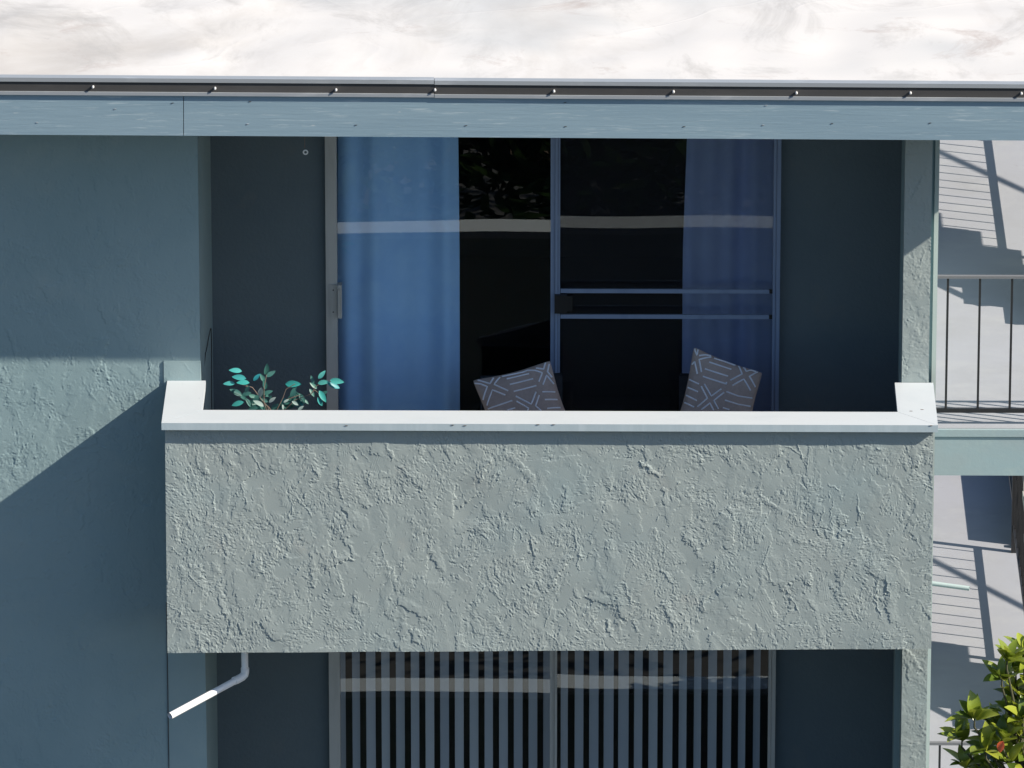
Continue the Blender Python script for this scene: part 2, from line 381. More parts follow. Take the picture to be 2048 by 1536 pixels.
# soffit and roof
rx0, rx1 = eav0.x, eav1.x
def eavz(x): return eav0.z+(eav1.z-eav0.z)*(x-rx0)/(rx1-rx0)
m = MB(); m.box(rx0, rx1, .01, 9, SOFF, SOFF+.04); m.build('soffit', M['soffit'], B)
# roof membrane: gently rumpled sheet
rng = np.random.default_rng(5)
top0, top1 = P(-400, 153.5, -.03), P(2262, 168.5, -.03)
nx_, ny_ = 150, 110
hn = fnoise(rng, ny_, nx_, .055, .9)*.006+fnoise(rng, ny_, nx_, .055, .25, 2.5, 1.3)*.0025
vs, fs = [], []
for j in range(ny_):
    for i in range(nx_):
        u, v = i/(nx_-1), j/(ny_-1); p = top0.lerp(top1, u)
        fade = min(1, j/6)
        vs.append((p.x, p.y+.012+v*6.0, p.z-.005+fade*(.010+hn[j, i])))
for j in range(ny_-1):
    for i in range(nx_-1):
        a = j*nx_+i; fs.append((a, a+1, a+nx_+1, a+nx_))
m = MB(); m.add(vs, fs, True); m.build('roof', M['roof'], B)
m = MB(); m.box(rx0, rx1, .02, 6.2, SOFF+.05, min(top0.z, top1.z)-.03); m.build('roof_deck', M['fascia'], B)
# metal edge: top flange, dark web, bottom lip
def strip(name, mt, ypx0, ypx1, Y, dy, xa=-400, xb=2262, par=B, sl=.0062):
    q = MB(); o = lambda y, x: y+sl*x
    q.quadbox(P(xa, o(ypx0, xa), Y), P(xb, o(ypx0, xb), Y), P(xb, o(ypx1, xb), Y), P(xa, o(ypx1, xa), Y), dy)
    return q.build(name, mt, par)
joint = 868
edges = []
for xa, xb, dyy in ((-400, joint, 0), (joint+1.2, 2262, 1.0)):
    e = strip('edge_trim', M['rubber'], 155.6+dyy, 185+dyy, -.030, .04, xa, xb)
    strip('edge_flange', M['metal'], 155+dyy, 163+dyy, -.038, .055, xa, xb)
    strip('edge_lip', M['metal'], 183+dyy, 189.5+dyy, -.040, .03, xa, xb)
    edges.append(e)
for k, (sx, sy) in enumerate([(186, 174), (430, 177), (672, 180), (870, 180), (1108, 182.5), (1347, 183.5), (1593, 186), (1821, 186), (2043, 187)]):
    c = P(sx, sy, -.042); q = MB(); q.tube([c+Vector((0, .012, 0)), c+Vector((0, -.008, 0)), c+Vector((0, -.012, 0))], [.0066, .007, .0035], 8)
    q.build('screw', M['dullscrew'], B)
# eave boards
for k, (xa, xb) in enumerate(((-400, 366.4), (367.8, 2262))):
    q = MB(); t = lambda x: 183+.0062*x; bt = lambda x: 269.2+.0058*x
    q.quadbox(P(xa, t(xa), -.025), P(xb, t(xb), -.025), P(xb, bt(xb), -.025), P(xa, bt(xa), -.025), .04)
    q.build('eave_board', M['fascia'], B)

for px, py in ((230, 218), (74, 245), (345, 206), (500, 203), (495, 248), (712, 250), (932, 251), (1130, 205), (1131, 253), (1368, 253), (1526, 250), (1532, 211), (1664, 247), (1860, 246)):
    c = P(px, py, -.026); q = MB(); q.tube([c+Vector((-.008, 0, -.001)), c+Vector((0, -.001, 0)), c+Vector((.008, 0, .001))], [.001, .0024, .001], 6)
    q.build('nail_hole', M['rubber'] if (px//7) % 2 else M['metal'], B)

# ------------------------------------------------------------------ balconies
def balcony(dz, detail):
    zt = CAPZ-CAPT+dz
    bl_, br_ = P(335, 1306, 0), P(1862, 1297.5, 0)
    bl_.z += dz; br_.z += dz
    if detail:
        p = relief('parapet', (xl, 0, zt), (xr, 0, zt), (br_.x, 0, br_.z), (bl_.x, 0, bl_.z), .0028, 31, M['stucco'], B, 1.12, -.05)
        q = MB(); q.hexa([(bl_.x+.006, .03, bl_.z+.004), (br_.x-.006, .03, br_.z+.004), (xr-.004, .03, zt), (xl+.004, .03, zt), (bl_.x+.006, .16, bl_.z+.004), (br_.x-.006, .16, br_.z+.004), (xr-.004, .16, zt), (xl+.004, .16, zt)])
    else:
        q = MB(); q.hexa([(bl_.x, 0, bl_.z), (br_.x, 0, br_.z), (xr, 0, zt), (xl, 0, zt), (bl_.x, .16, bl_.z), (br_.x, .16, br_.z), (xr, .16, zt), (xl, .16, zt)])
    for s in (0, 1):               # side returns
        if s == 0: xa0, xb0, xa1, xb1 = bl_.x+.004, bl_.x+.16, xl+.003, xl+.16
        else: xa0, xb0, xa1, xb1 = br_.x-.16, br_.x-.004, xr-.16, xr-.003
        zz = bl_.z if s == 0 else br_.z; zz += .005
        q.hexa([(xa0, .16, zz), (xb0, .16, zz), (xb1, .16, zt), (xa1, .16, zt), (xa0, YW+.02, zz), (xb0, YW+.02, zz), (xb1, YW+.02, zt), (xa1, YW+.02, zt)])
    q.build('parapet', M['stucco'], B)
    zf = FLOOR+dz
    q = MB(); q.box(xl+.15, xr-.15, .15, YG+.02, max(bl_.z, br_.z)+.012, zf); q.build('balcony_floor', M['floor'], B)
    # cap boards, mitred
    o0, o1, w = -.042, YW-.004, .215
    cx0, cx1 = P(323, 851, -.042).x, P(1876, 845, -.042).x
    zc0, zc1 = zt, zt+CAPT
    def capboard(quad):
        q = MB(); q.add([(x, y, zc0) for x, y in quad]+[(x, y, zc1) for x, y in quad], [(3, 2, 1, 0), (4, 5, 6, 7), (1, 2, 6, 5), (2, 3, 7, 6), (3, 0, 4, 7), (0, 1, 5, 4)])
        ob = q.build('cap_board', M['cap'], B); ob.data.materials.append(M['capedge']); ob.data.polygons[5].material_index = 1
        return ob
    gp = .0012
    a = capboard([(cx0, o0), (cx1, o0), (cx1-w, o0+w), (cx0+w, o0+w)])
    b = capboard([(cx0, o0+gp*2), (cx0+w-gp, o0+w+gp), (cx0+w-gp, o1), (cx0, o1)])
    c = capboard([(cx1, o0+gp*2), (cx1, o1), (cx1-w+gp, o1), (cx1-w+gp, o0+w+gp)])
balcony(0, True)
for px, py in ((1844, 819), (1822, 822), (1862, 851), (693, 851), (905, 850), (930, 851), (1076, 849), (1107, 849)):
    c = P(px, py, -.043) if py > 840 else PF(px, py, CAPZ+.001)
    q = MB(); q.tube([c+Vector((-.009, -.001, 0)), c+Vector((0, -.0015, 0)), c+Vector((.009, -.001, 0))], [.001, .002, .001], 6); q.build('paint_chip', M['bark'], B)
balcony(-STOREY, False)

# ------------------------------------------------------------------ sliding doors
def door(dz, screened):
    D = Vector((0, 0, dz))
    head = SOFF-.02 if dz == 0 else FLOOR-.32
    fl = FLOOR+dz
    yf = YG-.045
    q = MB()
    xs = lambda p, Y=yf: P(p, 600, Y).x
    q.box(xs(652), xs(674.5), yf, YG+.08, fl, head)                      # jamb
    q.box(xs(674.6), xs(1556), yf+.02, YG+.08, fl, fl+.05)
    q.box(xs(674.6), xs(1556), yf+.02, YG+.08, head-.05, head)
    fr = q.build('door_frame', M['jamb'], B)
    q = MB(); q.box(xs(1545), xs(1551), yf-.002, YG+.04, fl, head); q.box(xs(1551.5), xs(1559.5), yf-.012, YG+.08, fl, head)
    q.build('door_frame', M['jambblue'] if screened else M['jamb'], B)
    q = MB(); q.box(xs(1101), xs(1109.5), YG-.03, YG+.03, fl+.05, head-.05); q.box(xs(1110), xs(1115.5), YG-.042, YG+.05, fl+.05, head-.05)
    if screened: q.box(xs(1116.2), xs(1120), YG-.036, YG+.05, fl+.05, head-.05)
    q.build('meeting_stile', M['jambblue'] if screened else M['jamb'], B)
    for xa, xb, yy in ((xs(675), xs(1103, YG), YG), (xs(1110, YG), xs(1548, YG), YG+.046)):
        q = MB(); q.add([(xa, yy, fl+.04), (xb, yy, fl+.04), (xb, yy, head-.04), (xa, yy, head-.04)], [(0, 1, 2, 3)])
        q.build('glass_pane', M['glass'], B)
    if screened:
        ys = YG-.022
        q = MB(); q.add([(xs(1120), ys, fl+.05), (xs(1546), ys, fl+.05), (xs(1546), ys, head-.05), (xs(1120), ys, head-.05)], [(0, 1, 2, 3)])
        q.build('insect_screen', M['screen'], B)
        for yp in (581, 632):
            z = P(1300, yp, ys).z; q = MB(); q.box(xs(1121), xs(1538), ys-.014, ys-.001, z-.012, z+.012); q.build('screen_rail', M['jambblue'], B)
            q = MB(); q.box(xs(1538.5), xs(1545), ys-.016, ys-.001, z-.011, z+.011); q.build('rail_end_clip', M['black'], B)
        a, b_ = P(1109, 590, YG-.06), P(1134, 626, YG-.06)
        q = MB(); q.box(a.x, b_.x, YG-.072, YG-.044, b_.z, a.z); q.box(b_.x, b_.x+.03, YG-.06, YG-.044, b_.z+.01, a.z-.01); q.build('latch', M['black'], B)
        a, b_ = P(675, 568, YG-.06), P(684, 634, YG-.06)
        q = MB(); q.box(a.x, b_.x, YG-.085, YG-.03, b_.z, a.z); q.box(a.x+.004, a.x+.012, YG-.1, YG-.085, b_.z+.02, a.z-.02); q.build('pull_handle', M['jamb'], B)
        a, b_ = P(659, 571, YG-.06), P(674.5, 635, YG-.06)
        q = MB(); q.box(a.x, b_.x, yf-.008, yf-.0005, b_.z, a.z); q.build('handle_plate', M['jamb'], B)
        for py in (580, 624):
            c = P(666.5, py, yf-.008); q = MB(); q.tube([c, c+Vector((0, -.003, 0))], .004, 6); q.build('screw', M['black'], B)
door(0, True)
door(-STOREY, False)
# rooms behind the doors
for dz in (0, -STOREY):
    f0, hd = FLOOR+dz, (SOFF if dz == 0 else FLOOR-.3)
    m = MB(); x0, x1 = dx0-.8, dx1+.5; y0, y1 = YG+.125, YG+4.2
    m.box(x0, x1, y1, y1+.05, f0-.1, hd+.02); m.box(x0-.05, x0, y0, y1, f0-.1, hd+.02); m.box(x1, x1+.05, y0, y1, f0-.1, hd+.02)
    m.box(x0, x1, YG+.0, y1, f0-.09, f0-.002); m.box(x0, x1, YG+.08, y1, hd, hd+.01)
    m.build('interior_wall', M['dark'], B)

# ------------------------------------------------------------------ curtains and blinds
def curtain(pts_top, pts_bot, Y, folds, amp, label, seed, fab='curtain'):
    rnd = random.Random(seed)
    xt0, xt1 = [P(p, 300, Y).x for p in pts_top]; xb0, xb1 = [P(p, 820, Y).x for p in pts_bot]
    zt, zb_ = SOFF-.05, FLOOR+.03
    ph = [rnd.uniform(0, 6) for _ in range(4)]
    nu, nv = 90, 30; vs = []; fs = []
    for j in range(nv+1):
        v = j/nv; z = zt+(zb_-zt)*v
        vv = min(1, (zt-z)/1.25)
        a0, a1 = xt0+(xb0-xt0)*vv, xt1+(xb1-xt1)*vv
        for i in range(nu+1):
            u = i/nu
            y = Y + amp*(math.sin(u*folds*6.283+ph[0]+.3*math.sin(v*3))+.45*math.sin(u*folds*2.3*6.283+ph[1])+.2*math.sin(u*31+ph[2]))*(.6+.4*v)
            vs.append((a0+(a1-a0)*u, y, z))
    for j in range(nv):
        for i in range(nu):
            a = j*(nu+1)+i; fs.append((a+nu+1, a+nu+2, a+1, a))
    q = MB(); q.add(vs, fs, True)
    o = q.build('curtain', M[fab], None, loc=((xt0+xt1)/2, Y, zb_))
    so = o.modifiers.new('thickness', 'SOLIDIFY'); so.thickness = .003
    return tag(o, label, 'curtain', 'curtains behind the balcony door')
curtain((676, 915), (676, 920), YG+.13, 1.6, .034, 'wide bright blue curtain behind the left glass pane of the balcony door', 3)
curtain((1380, 1549), (1364, 1549), YG+.17, 1.6, .032, 'narrow darker violet blue curtain behind the screened right pane', 8, 'curtainviolet')
vb = empty('vertical_blind', P(1110, 1700, YG+.12))
tag(vb, 'grey vertical blind with spaced slats behind the lower door glass', 'blind')
blind_me = None
lz0, lz1 = FLOOR-STOREY+.06, FLOOR-.36
slp = [683+29.45*k for k in range(15)] + [1128.5+29.6*k for k in range(15)]
rb = random.Random(4)
wob = [16.5, 15, 18, 16, 17, 16, 17, 17, 17, 17, 16, 17, 17, 17, 17, 14, 17, 18, 19, 20, 16, 17, 18, 15, 14, 17, 16, 14, 13, 14]
for k, sx in enumerate(slp):
    c = P(sx, 1430, YG+.12)
    if blind_me is None:
        q = MB(); vs = []; n = 4
        for i in range(n+1):
            u = -1+2*i/n
            vs += [(u*.0228, .004*(1-u*u), lz0), (u*.0228, .004*(1-u*u), lz1)]
        q.add(vs, [(2*i, 2*i+2, 2*i+3, 2*i+1) for i in range(n)], True)
        o = q.build('slat', M['blind']); blind_me = o.data
    else:
        o = bpy.data.objects.new('slat', blind_me); COL.objects.link(o)
    o.location = (c.x, YG+.12, 0); o.scale = (wob[k]/15.2, 1, 1); o.rotation_euler = (0, 0, R(rb.uniform(-13, 13)))
    parent(o, vb)
q = MB(); q.box(dx0+.05, dx1-.03, YG+.10, YG+.14, lz1, lz1+.04); q.build('head_rail', M['white'], vb)

# ------------------------------------------------------------------ chairs and cushions
def chair(cx, cy, zs, zback, w, label, rot):
    t = empty('patio_chair', (cx, cy, FLOOR)); tag(t, label, 'chair', 'dark patio chairs holding the cushions')
    c, s = math.cos(rot), math.sin(rot)
    def bx(name, x0, x1, y0, y1, z0, z1):
        q = MB(); q.box(x0, x1, y0, y1, z0, z1)
        q.v = [(cx+x*c-y*s, cy+x*s+y*c, z) for x, y, z in q.v]
        return q.build(name, M['chairdark'], t)
    h = w/2
    bx('seat', -h, h, -.22, .22, zs-.06, zs)
    bx('backrest', -h+.02, h-.02, .15, .20, zs+.002, zback)
    for x in (-h+.01, h-.06):
        for y in (-.21, .16): bx('leg', x, x+.05, y, y+.05, FLOOR+.001, zs-.062)
    return t
def cushion(corners, Y0, Y1, thick, label, strokes, zoom, org, rest):
    TL, TR, BR, BL = corners
    c3 = [P(*TL, Y1), P(*TR, Y1), P(*BR, Y0), P(*BL, Y0)]
    nrm = (c3[1]-c3[0]).cross(c3[3]-c3[0]).normalized()
    if nrm.y > 0: nrm = -nrm
    ctr = (c3[0]+c3[1]+c3[2]+c3[3])/4
    def bil(u, v): return (c3[3].lerp(c3[2], u)).lerp(c3[0].lerp(c3[1], u), v)
    def bul(u, v):
        a, b = 4*u*(1-u), 4*v*(1-v)
        return thick*(max(0, a*b)**.42)
    def pinch(u, v):               # edges draw in between the corners
        e = .035
        cn = 1-.028*(abs(2*u-1)*abs(2*v-1))**7
        a, b = u+e*math.sin(math.pi*v)*(.5-u)*2*abs(2*u-1)**3, v+e*math.sin(math.pi*u)*(.5-v)*2*abs(2*v-1)**3
        return .5+(a-.5)*cn, .5+(b-.5)*cn
    n = 28; q = MB(); root = empty('cushion', tuple(Vector((ctr.x, ctr.y, rest))))
    tag(root, label, 'cushion', 'patterned cushions behind the parapet')
    rr = random.Random(hash(label) % 99)
    ph = [rr.uniform(0, 6) for _ in range(3)]
    def surf(u, v, s):
        a, b = pinch(u, v)
        w = (.006*math.sin(u*9+ph[0])*math.sin(v*8+ph[1])+.003*math.sin(u*17+v*9+ph[2]))*min(1, 8*min(u, 1-u, v, 1-v))
        return bil(a, b)+nrm*s*(bul(u, v)+.002)+nrm*w
    for s in (1, -1):
        vs = [surf(i/n, j/n, s) for j in range(n+1) for i in range(n+1)]
        fs = []
        for j in range(n):
            for i in range(n):
                a = j*(n+1)+i; f = (a, a+1, a+n+2, a+n+1); fs.append(f if s == 1 else f[::-1])
        q.add(vs, fs, True)
    q.build('cover', M['cushion'], root)
    def inv(px, py):               # pixel of the drawing -> (u, v) on the cover
        u = v = .5
        for _ in range(12):
            def pr(u, v):
                w = (1-u)*(1-v), u*(1-v), u*v, (1-u)*v
                return (w[0]*BL[0]+w[1]*BR[0]+w[2]*TR[0]+w[3]*TL[0], w[0]*BL[1]+w[1]*BR[1]+w[2]*TR[1]+w[3]*TL[1])
            e = 1e-4; a = pr(u, v); b = pr(u+e, v); c = pr(u, v+e)
            J = np.array([[(b[0]-a[0])/e, (c[0]-a[0])/e], [(b[1]-a[1])/e, (c[1]-a[1])/e]])
            d = np.linalg.solve(J, np.array([px-a[0], py-a[1]])); u += d[0]; v += d[1]
        return u, v
    q = MB()
    for st in strokes:
        pts = [inv(org[0]+x/zoom, org[1]+y/zoom) for x, y in st]
        dens = []
        for a, b in zip(pts[:-1], pts[1:]):
            for k in range(6): dens.append((a[0]+(b[0]-a[0])*k/6, a[1]+(b[1]-a[1])*k/6))
        dens.append(pts[-1])
        pp = []
        for u, v in dens:
            u = min(.985, max(.015, u)); v = min(.985, max(.015, v))
            a, b = pinch(u, v)
            pp.append(surf(u, v, 1)+nrm*.0008)
        q.tube(pp, .0048, 5)
    q.build('embroidery', M['thread'], root)
    return root
S1 = [[(315, 590), (420, 600), (515, 640), (440, 830)], [(375, 540), (555, 595), (595, 505)], [(685, 495), (615, 610), (815, 705)], [(775, 765), (590, 690), (500, 905)],
      [(710, 480), (1000, 425), (1060, 400), (1170, 410), (1270, 450), (1230, 580)], [(785, 525), (1090, 455)], [(835, 615), (1150, 535)], [(890, 715), (1200, 635)],
      [(1180, 375), (1290, 395), (1310, 290)], [(1365, 325), (1350, 435), (1420, 510)], [(1290, 620), (1335, 485), (1450, 600)],
      [(1285, 720), (1470, 710)], [(1320, 825), (1500, 815)], [(1350, 945), (1540, 925)], [(920, 780), (1130, 890), (1195, 720)], [(1240, 765), (1190, 910), (1250, 965), (1330, 1040)],
      [(930, 850), (1095, 945), (1060, 1050)], [(515, 955), (870, 840)], [(800, 970), (910, 940)]]
S2 = [[(455, 100), (490, 200), (510, 120)], [(520, 205), (610, 185), (690, 190)], [(690, 210), (515, 260), (540, 435)], [(410, 330), (450, 290), (480, 460)],
      [(730, 225), (1030, 300)], [(655, 290), (960, 385)], [(590, 390), (905, 490)], [(560, 495), (880, 600), (880, 575)],
      [(1070, 315), (1105, 455), (935, 550)], [(1140, 305), (1165, 415), (1320, 365)], [(1330, 425), (1205, 490), (1300, 645)], [(960, 620), (1125, 530), (1225, 690)],
      [(345, 525), (505, 600)], [(335, 640), (490, 705)], [(320, 750), (475, 825)], [(300, 850), (440, 915)],
      [(580, 600), (675, 765), (810, 665)], [(535, 630), (620, 795), (485, 910)], [(845, 715), (710, 825), (770, 940)], [(540, 950), (655, 860), (705, 960)],
      [(875, 705), (1040, 765), (1260, 800)], [(855, 820), (1050, 880), (1235, 910)], [(830, 925), (920, 950)]]
c1 = ((944, 760), (1101, 720), (1152, 870), (992, 905)); c2 = ((1387, 692), (1526, 745), (1498, 880), (1346, 868))
zs1 = P(1070, 905, 1.22).z
zs2 = P(1425, 885, 1.22).z
chair(P(1050, 860, 1.28).x, 1.28, zs1, P(1050, 752, 1.45).z, .5, 'dark patio chair behind the tilted cushion left of the door stile', .12)
chair(P(1420, 860, 1.28).x, 1.28, zs2, P(1420, 752, 1.45).z, .42, 'dark patio chair behind the upright cushion in front of the right curtain', -.1)
cushion(c1, 1.18, 1.36, .075, 'taupe cushion with white line pattern leaning right against the door stile', S1, 6.827, (900, 680), zs1)
cushion(c2, 1.18, 1.36, .075, 'taupe cushion with white line pattern in front of the right blue curtain', S2, 6.827, (1320, 680), zs2)

# ------------------------------------------------------------------ house plant
LEAF_ME = {}
def leaf_mesh(key, mt, wid, fold, curl):
    if key in LEAF_ME: return LEAF_ME[key]
    q = MB(); n = 6; vs = []; fs = []
    for i in range(n+1):
        t = i/n; w = wid*(math.sin(math.pi*min(1, t**.85))**.8 if 0 < t < 1 else 0)
        z = curl*(t*t)
        vs += [(t, -w, z+fold*w), (t, 0, z), (t, w, z+fold*w)]
    for i in range(n):
        a = i*3
        fs += [(a, a+3, a+4, a+1), (a+1, a+4, a+5, a+2)]
    q.add(vs, fs, True); o = q.build('leaf', mt); me = o.data; bpy.data.objects.remove(o); LEAF_ME[key] = me; return me
def put_leaf(me, base, direc, up, L, par):
    d = Vector(direc).normalized(); u = Vector(up); s = u.cross(d)
    if s.length < 1e-3: s = Vector((1, 0, 0)).cross(d)
    s.normalize(); u = d.cross(s)
    o = bpy.data.objects.new('leaf', me); COL.objects.link(o)
    mw = Matrix(((d.x, s.x, u.x, base.x), (d.y, s.y, u.y, base.y), (d.z, s.z, u.z, base.z), (0, 0, 0, 1))) @ Matrix.Diagonal((L, L, L, 1))
    o.parent = par; o.matrix_parent_inverse = Matrix.Translation(-Vector(par.location)); o.matrix_basis = mw
    return o
PY = .56
pot = empty('potted_plant', (P(540, 1000, PY+.1).x, PY+.1, FLOOR))
tag(pot, 'leafy potted plant with teal and pale leaves rising behind the balcony parapet', 'potted plant')
rootp = Vector((pot.location.x, pot.location.y, FLOOR+.45))
q = MB(); q.tube([pot.location+Vector((0, 0, .002)), pot.location+Vector((0, 0, .36)), pot.location+Vector((0, 0, .40))], [.13, .18, .185], 16); q.build('pot', M['pot'], pot)
LV = [  # px, py centre, length px, image angle deg (0 right, 90 up), colour (d: shade painted in), depth offset
 (472, 741, 25, 170, 't', 0), (479, 755, 28, 172, 't', -.02), (459, 767, 23, 178, 't', -.02), (487, 765, 25, 175, 't', -.05), (513, 755, 19, 45, 't', 0),
 (533, 740, 26, 80, 'd', .12), (541, 748, 22, 30, 'd', .12), (473, 785, 27, 150, 'd', .05), (476, 807, 25, 195, 't', -.05), (494, 779, 18, 60, 'd', 0),
 (521, 785, 24, 255, 'p', -.04), (518, 807, 23, 150, 'p', -.06), (544, 800, 17, 40, 'p', -.05), (498, 806, 22, 120, 'd', .04), (508, 815, 24, 200, 'd', .03), (530, 770, 22, 100, 'd', .1), (535, 785, 20, 20, 'd', .06),
 (585, 768, 32, 8, 't', .03), (587, 784, 26, 60, 'd', .02), (604, 797, 24, 300, 'd', .05), (572, 802, 12, 30, 'p', -.05), (566, 814, 11, 280, 'p', -.05), (590, 806, 15, 330, 'p', -.04), (581, 803, 24, 200, 'd', .04), (596, 812, 22, 340, 'd', .05),
 (643, 750, 21, 48, 't', -.02), (625, 760, 17, 110, 'd', 0), (646, 765, 24, 15, 't', -.02), (673, 762, 28, -2, 't', -.04), (667, 771, 28, -22, 't', -.02), (645, 792, 26, -55, 't', -.05), (640, 803, 21, -62, 't', -.05), (601, 817, 15, 40, 'p', -.05), (550, 812, 20, 200, 'd', .03), (612, 803, 14, 320, 'd', .06), (512, 798, 22, 230, 'd', .06), (523, 812, 20, 300, 'd', .05), (487, 795, 20, 140, 'd', .05), (538, 800, 18, 60, 'd', .08), (560, 818, 18, 170, 'd', .06), (575, 812, 20, 20, 'd', .07), (592, 790, 20, 130, 'd', .06), (526, 757, 20, 120, 'd', .1)]
rl = random.Random(7)
for cx_, cy_, n_ in ((512, 795, 9), (590, 800, 8), (545, 812, 5), (632, 775, 3)):
    for k in range(n_): LV.append((cx_+rl.gauss(0, 15), min(818, cy_+rl.gauss(0, 13)), rl.uniform(17, 25), rl.uniform(0, 360), rl.choice('dddt' if k % 3 == 0 else 'ddd'), rl.uniform(.02, .12)))
for (x, y, L, an, cl, dy) in LV:
    c = P(x, y, PY+dy); a = R(an); Lm = L/365
    d = Vector((math.cos(a), rl.uniform(-.35, .25), math.sin(a)/.943))
    key, mt = {'t': ('teal', M['tealleaf']), 'd': ('shaded', M['shadedleaf']), 'p': ('pale', M['paleleaf'])}[cl]
    me = leaf_mesh(key, mt, .205, .35, -.12)
    put_leaf(me, c-d.normalized()*Lm*.5, d, (rl.uniform(-.2, .5), -.9, rl.uniform(.3, .9)), Lm*1.08, pot)
q = MB()
for path in ([(540, 840), (536, 815), (520, 795), (505, 775), (480, 768)], [(540, 838), (528, 806), (528, 775), (533, 750)], [(545, 840), (556, 815), (566, 795), (572, 778), (590, 768)],
             [(548, 840), (590, 800), (622, 788), (632, 772), (645, 765)], [(622, 788), (630, 780), (640, 790)], [(545, 825), (538, 815), (530, 808)], [(572, 800), (585, 795), (600, 790)], [(505, 775), (490, 772), (478, 765)]):
    pts = [P(x, y, PY+.02) for x, y in path]
    if path[0][1] > 830: pts = [rootp-Vector((0, 0, .06))]+pts
    q.tube(pts, .0022, 5)
q.build('stem', M['twig'], pot)

# ------------------------------------------------------------------ small things
h0 = P(610, 255, .55); q = MB()
q.tube([Vector((h0.x, .55, SOFF-.001)), P(609.5, 296, .55)], .0016, 5)
hk = q.build('hanging_ring', M['twig'], None, loc=tuple(Vector((h0.x, .55, SOFF))))
tag(hk, 'small white ring hanging on a wire under the eave', 'hook')
q = MB(); c = P(611, 304.5, .55); pts = [c+Vector((math.cos(t)*.0115, 0, math.sin(t)*.0115)) for t in [k*math.pi/8 for k in range(17)]]
q.tube(pts, .0042, 6, False); q.build('ring', M['white'], hk)
q = MB(); yy = 1.50
q.tube([P(405, 762, .95), P(411, 706, 1.05), P(412, 704, 1.05), P(417, 676, 1.2), P(421, 657, 1.3), P(422.3, 657, 1.32), P(423, 690, 1.35), P(423.5, 830, 1.36)], .0028, 6)
tag(q.build('cord', M['black'], None, loc=tuple(P(423, 830, 1.36))), 'thin black cord looped up the left side of the balcony recess', 'cord')
def pipe(pts, r, elbow, name, label, ro):
    q = MB(); q.tube(pts, r, 14, False); q.tube([pts[-1], pts[-1]-(pts[-1]-pts[-2]).normalized()*.06], r*.78, 14, False)
    n = len(q.v)
    d = (pts[-1]-pts[-2]).normalized()
    o = q.build(name, M['white'], None, loc=tuple(ro)); tag(o, label, 'pipe'); return o
zbt = P(490, 1305, 0).z
pv0 = Vector((P(489, 1305, .3).x, .30, zbt+.03)); pv1 = P(490, 1344, .30); pe = P(340, 1432, -.10); mid = P(484, 1354, .285); m2 = P(474, 1359.5, .265)
dp = pipe([pv0, pv1, P(489, 1349, .295), mid, m2, pe], .0195, None, 'drain_pipe', 'bent white drain pipe sticking out under the balcony left corner', pv0)
q = MB(); q.tube([P(490, 1336, .30), pv1, P(489, 1349, .295), mid, m2, P(468, 1362, .25)], .0235, 14); q.build('elbow', M['white'], dp)
for pth in ():
    pass
a = P(1866, 1166, 1.25); a.x = end_r+.004; bb = P(1939, 1177, 1.20)
pipe([a, a.lerp(bb, .5), bb], .0135, None, 'drain_stub', 'straight pale pipe stub pointing right from the building end', a)
MP = mat('pale_pipe', (.36, .43, .42), .5, .4)
bpy.data.objects['drain_stub'].data.materials[0] = MP

# ------------------------------------------------------------------ walkways, railings and stairs on the right
DE = PF(1950, 856, FLOOR).y                # front edge of the walkway deck
xw0 = end_r+.02
XA = PF(2058, 340, FLOOR).x               # guard along the stair opening
XS0 = PF(2052, 560, FLOOR).x+.07; XS1 = XS0+.80
def walkway(dz):
    f = FLOOR+dz
    q = MB(); q.box(xw0, XA+.03, DE, 12, f-.04, f); q.box(XA+.03, XS1+1.6, DE, DE+1.75, f-.04, f)
    w = tag(q.build('walkway', M['deck']), kind='structure')
    q = MB(); q.box(xw0, XS1+1.6, DE-.012, DE+.03, f-.29, f-.052); q.build('edge_board', M['slabpaint'], w)
    q = MB(); q.box(xw0, XS1+1.6, DE-.022, DE+.03, f-.047, f-.0045); q.build('edge_drip', M['slabpaint'], w)
    return w
DST = 2.91                          # drop from the upper to the lower walkway
walkway(0); walkway(-DST)
def picket_mesh(h, r=.008):
    q = MB(); q.box(-r, r, -r, r, 0, h); o = q.build('picket', M['iron']); me = o.data; bpy.data.objects.remove(o); return me
PK = picket_mesh(.80, .0065)
def railing_x(dz, x0, x1, Y, first, label, rail_mat=None):
    f = FLOOR+dz; t = empty('walkway_railing', (x0, Y, f)); tag(t, label, 'railing', 'black iron railings of the walkways')
    q = MB(); q.box(x0, x1, Y-.013, Y+.013, f+.905, f+.921); q.build('top_rail', RAILM, t)
    q = MB(); q.box(x0, x1, Y-.012, Y+.012, f+.08, f+.105); q.build('bottom_rail', M['iron'], t)
    x = first
    while x < x1:
        if x > x0:
            o = bpy.data.objects.new('picket', PK); COL.objects.link(o); o.location = (x, Y, f+.105); parent(o, t)
        x += PITCHX
    for x in (x1-.05,):
        q = MB(); q.box(x, x+.03, Y-.014, Y+.014, f+.001, f+.905); q.build('post', M['iron'], t)
    return t
RAILM = mat('sunlit_rail_grey', (.15, .15, .16), .5, .4)  # lighter than the iron: sunlight on the rail top put into its colour
YR = DE+.05
p0 = P(1893.5, 700, YR).x; PITCHX = P(1957.5, 700, YR).x-p0
railing_x(0, xw0, XS1+1.5, YR, p0-PITCHX*3, 'black iron railing with top rail painted sunlit grey on the upper walkway edge')
railing_x(-DST, xw0, XS1+1.5, YR, p0-PITCHX*3, 'black iron railing on the lower walkway edge below the leafy tree')
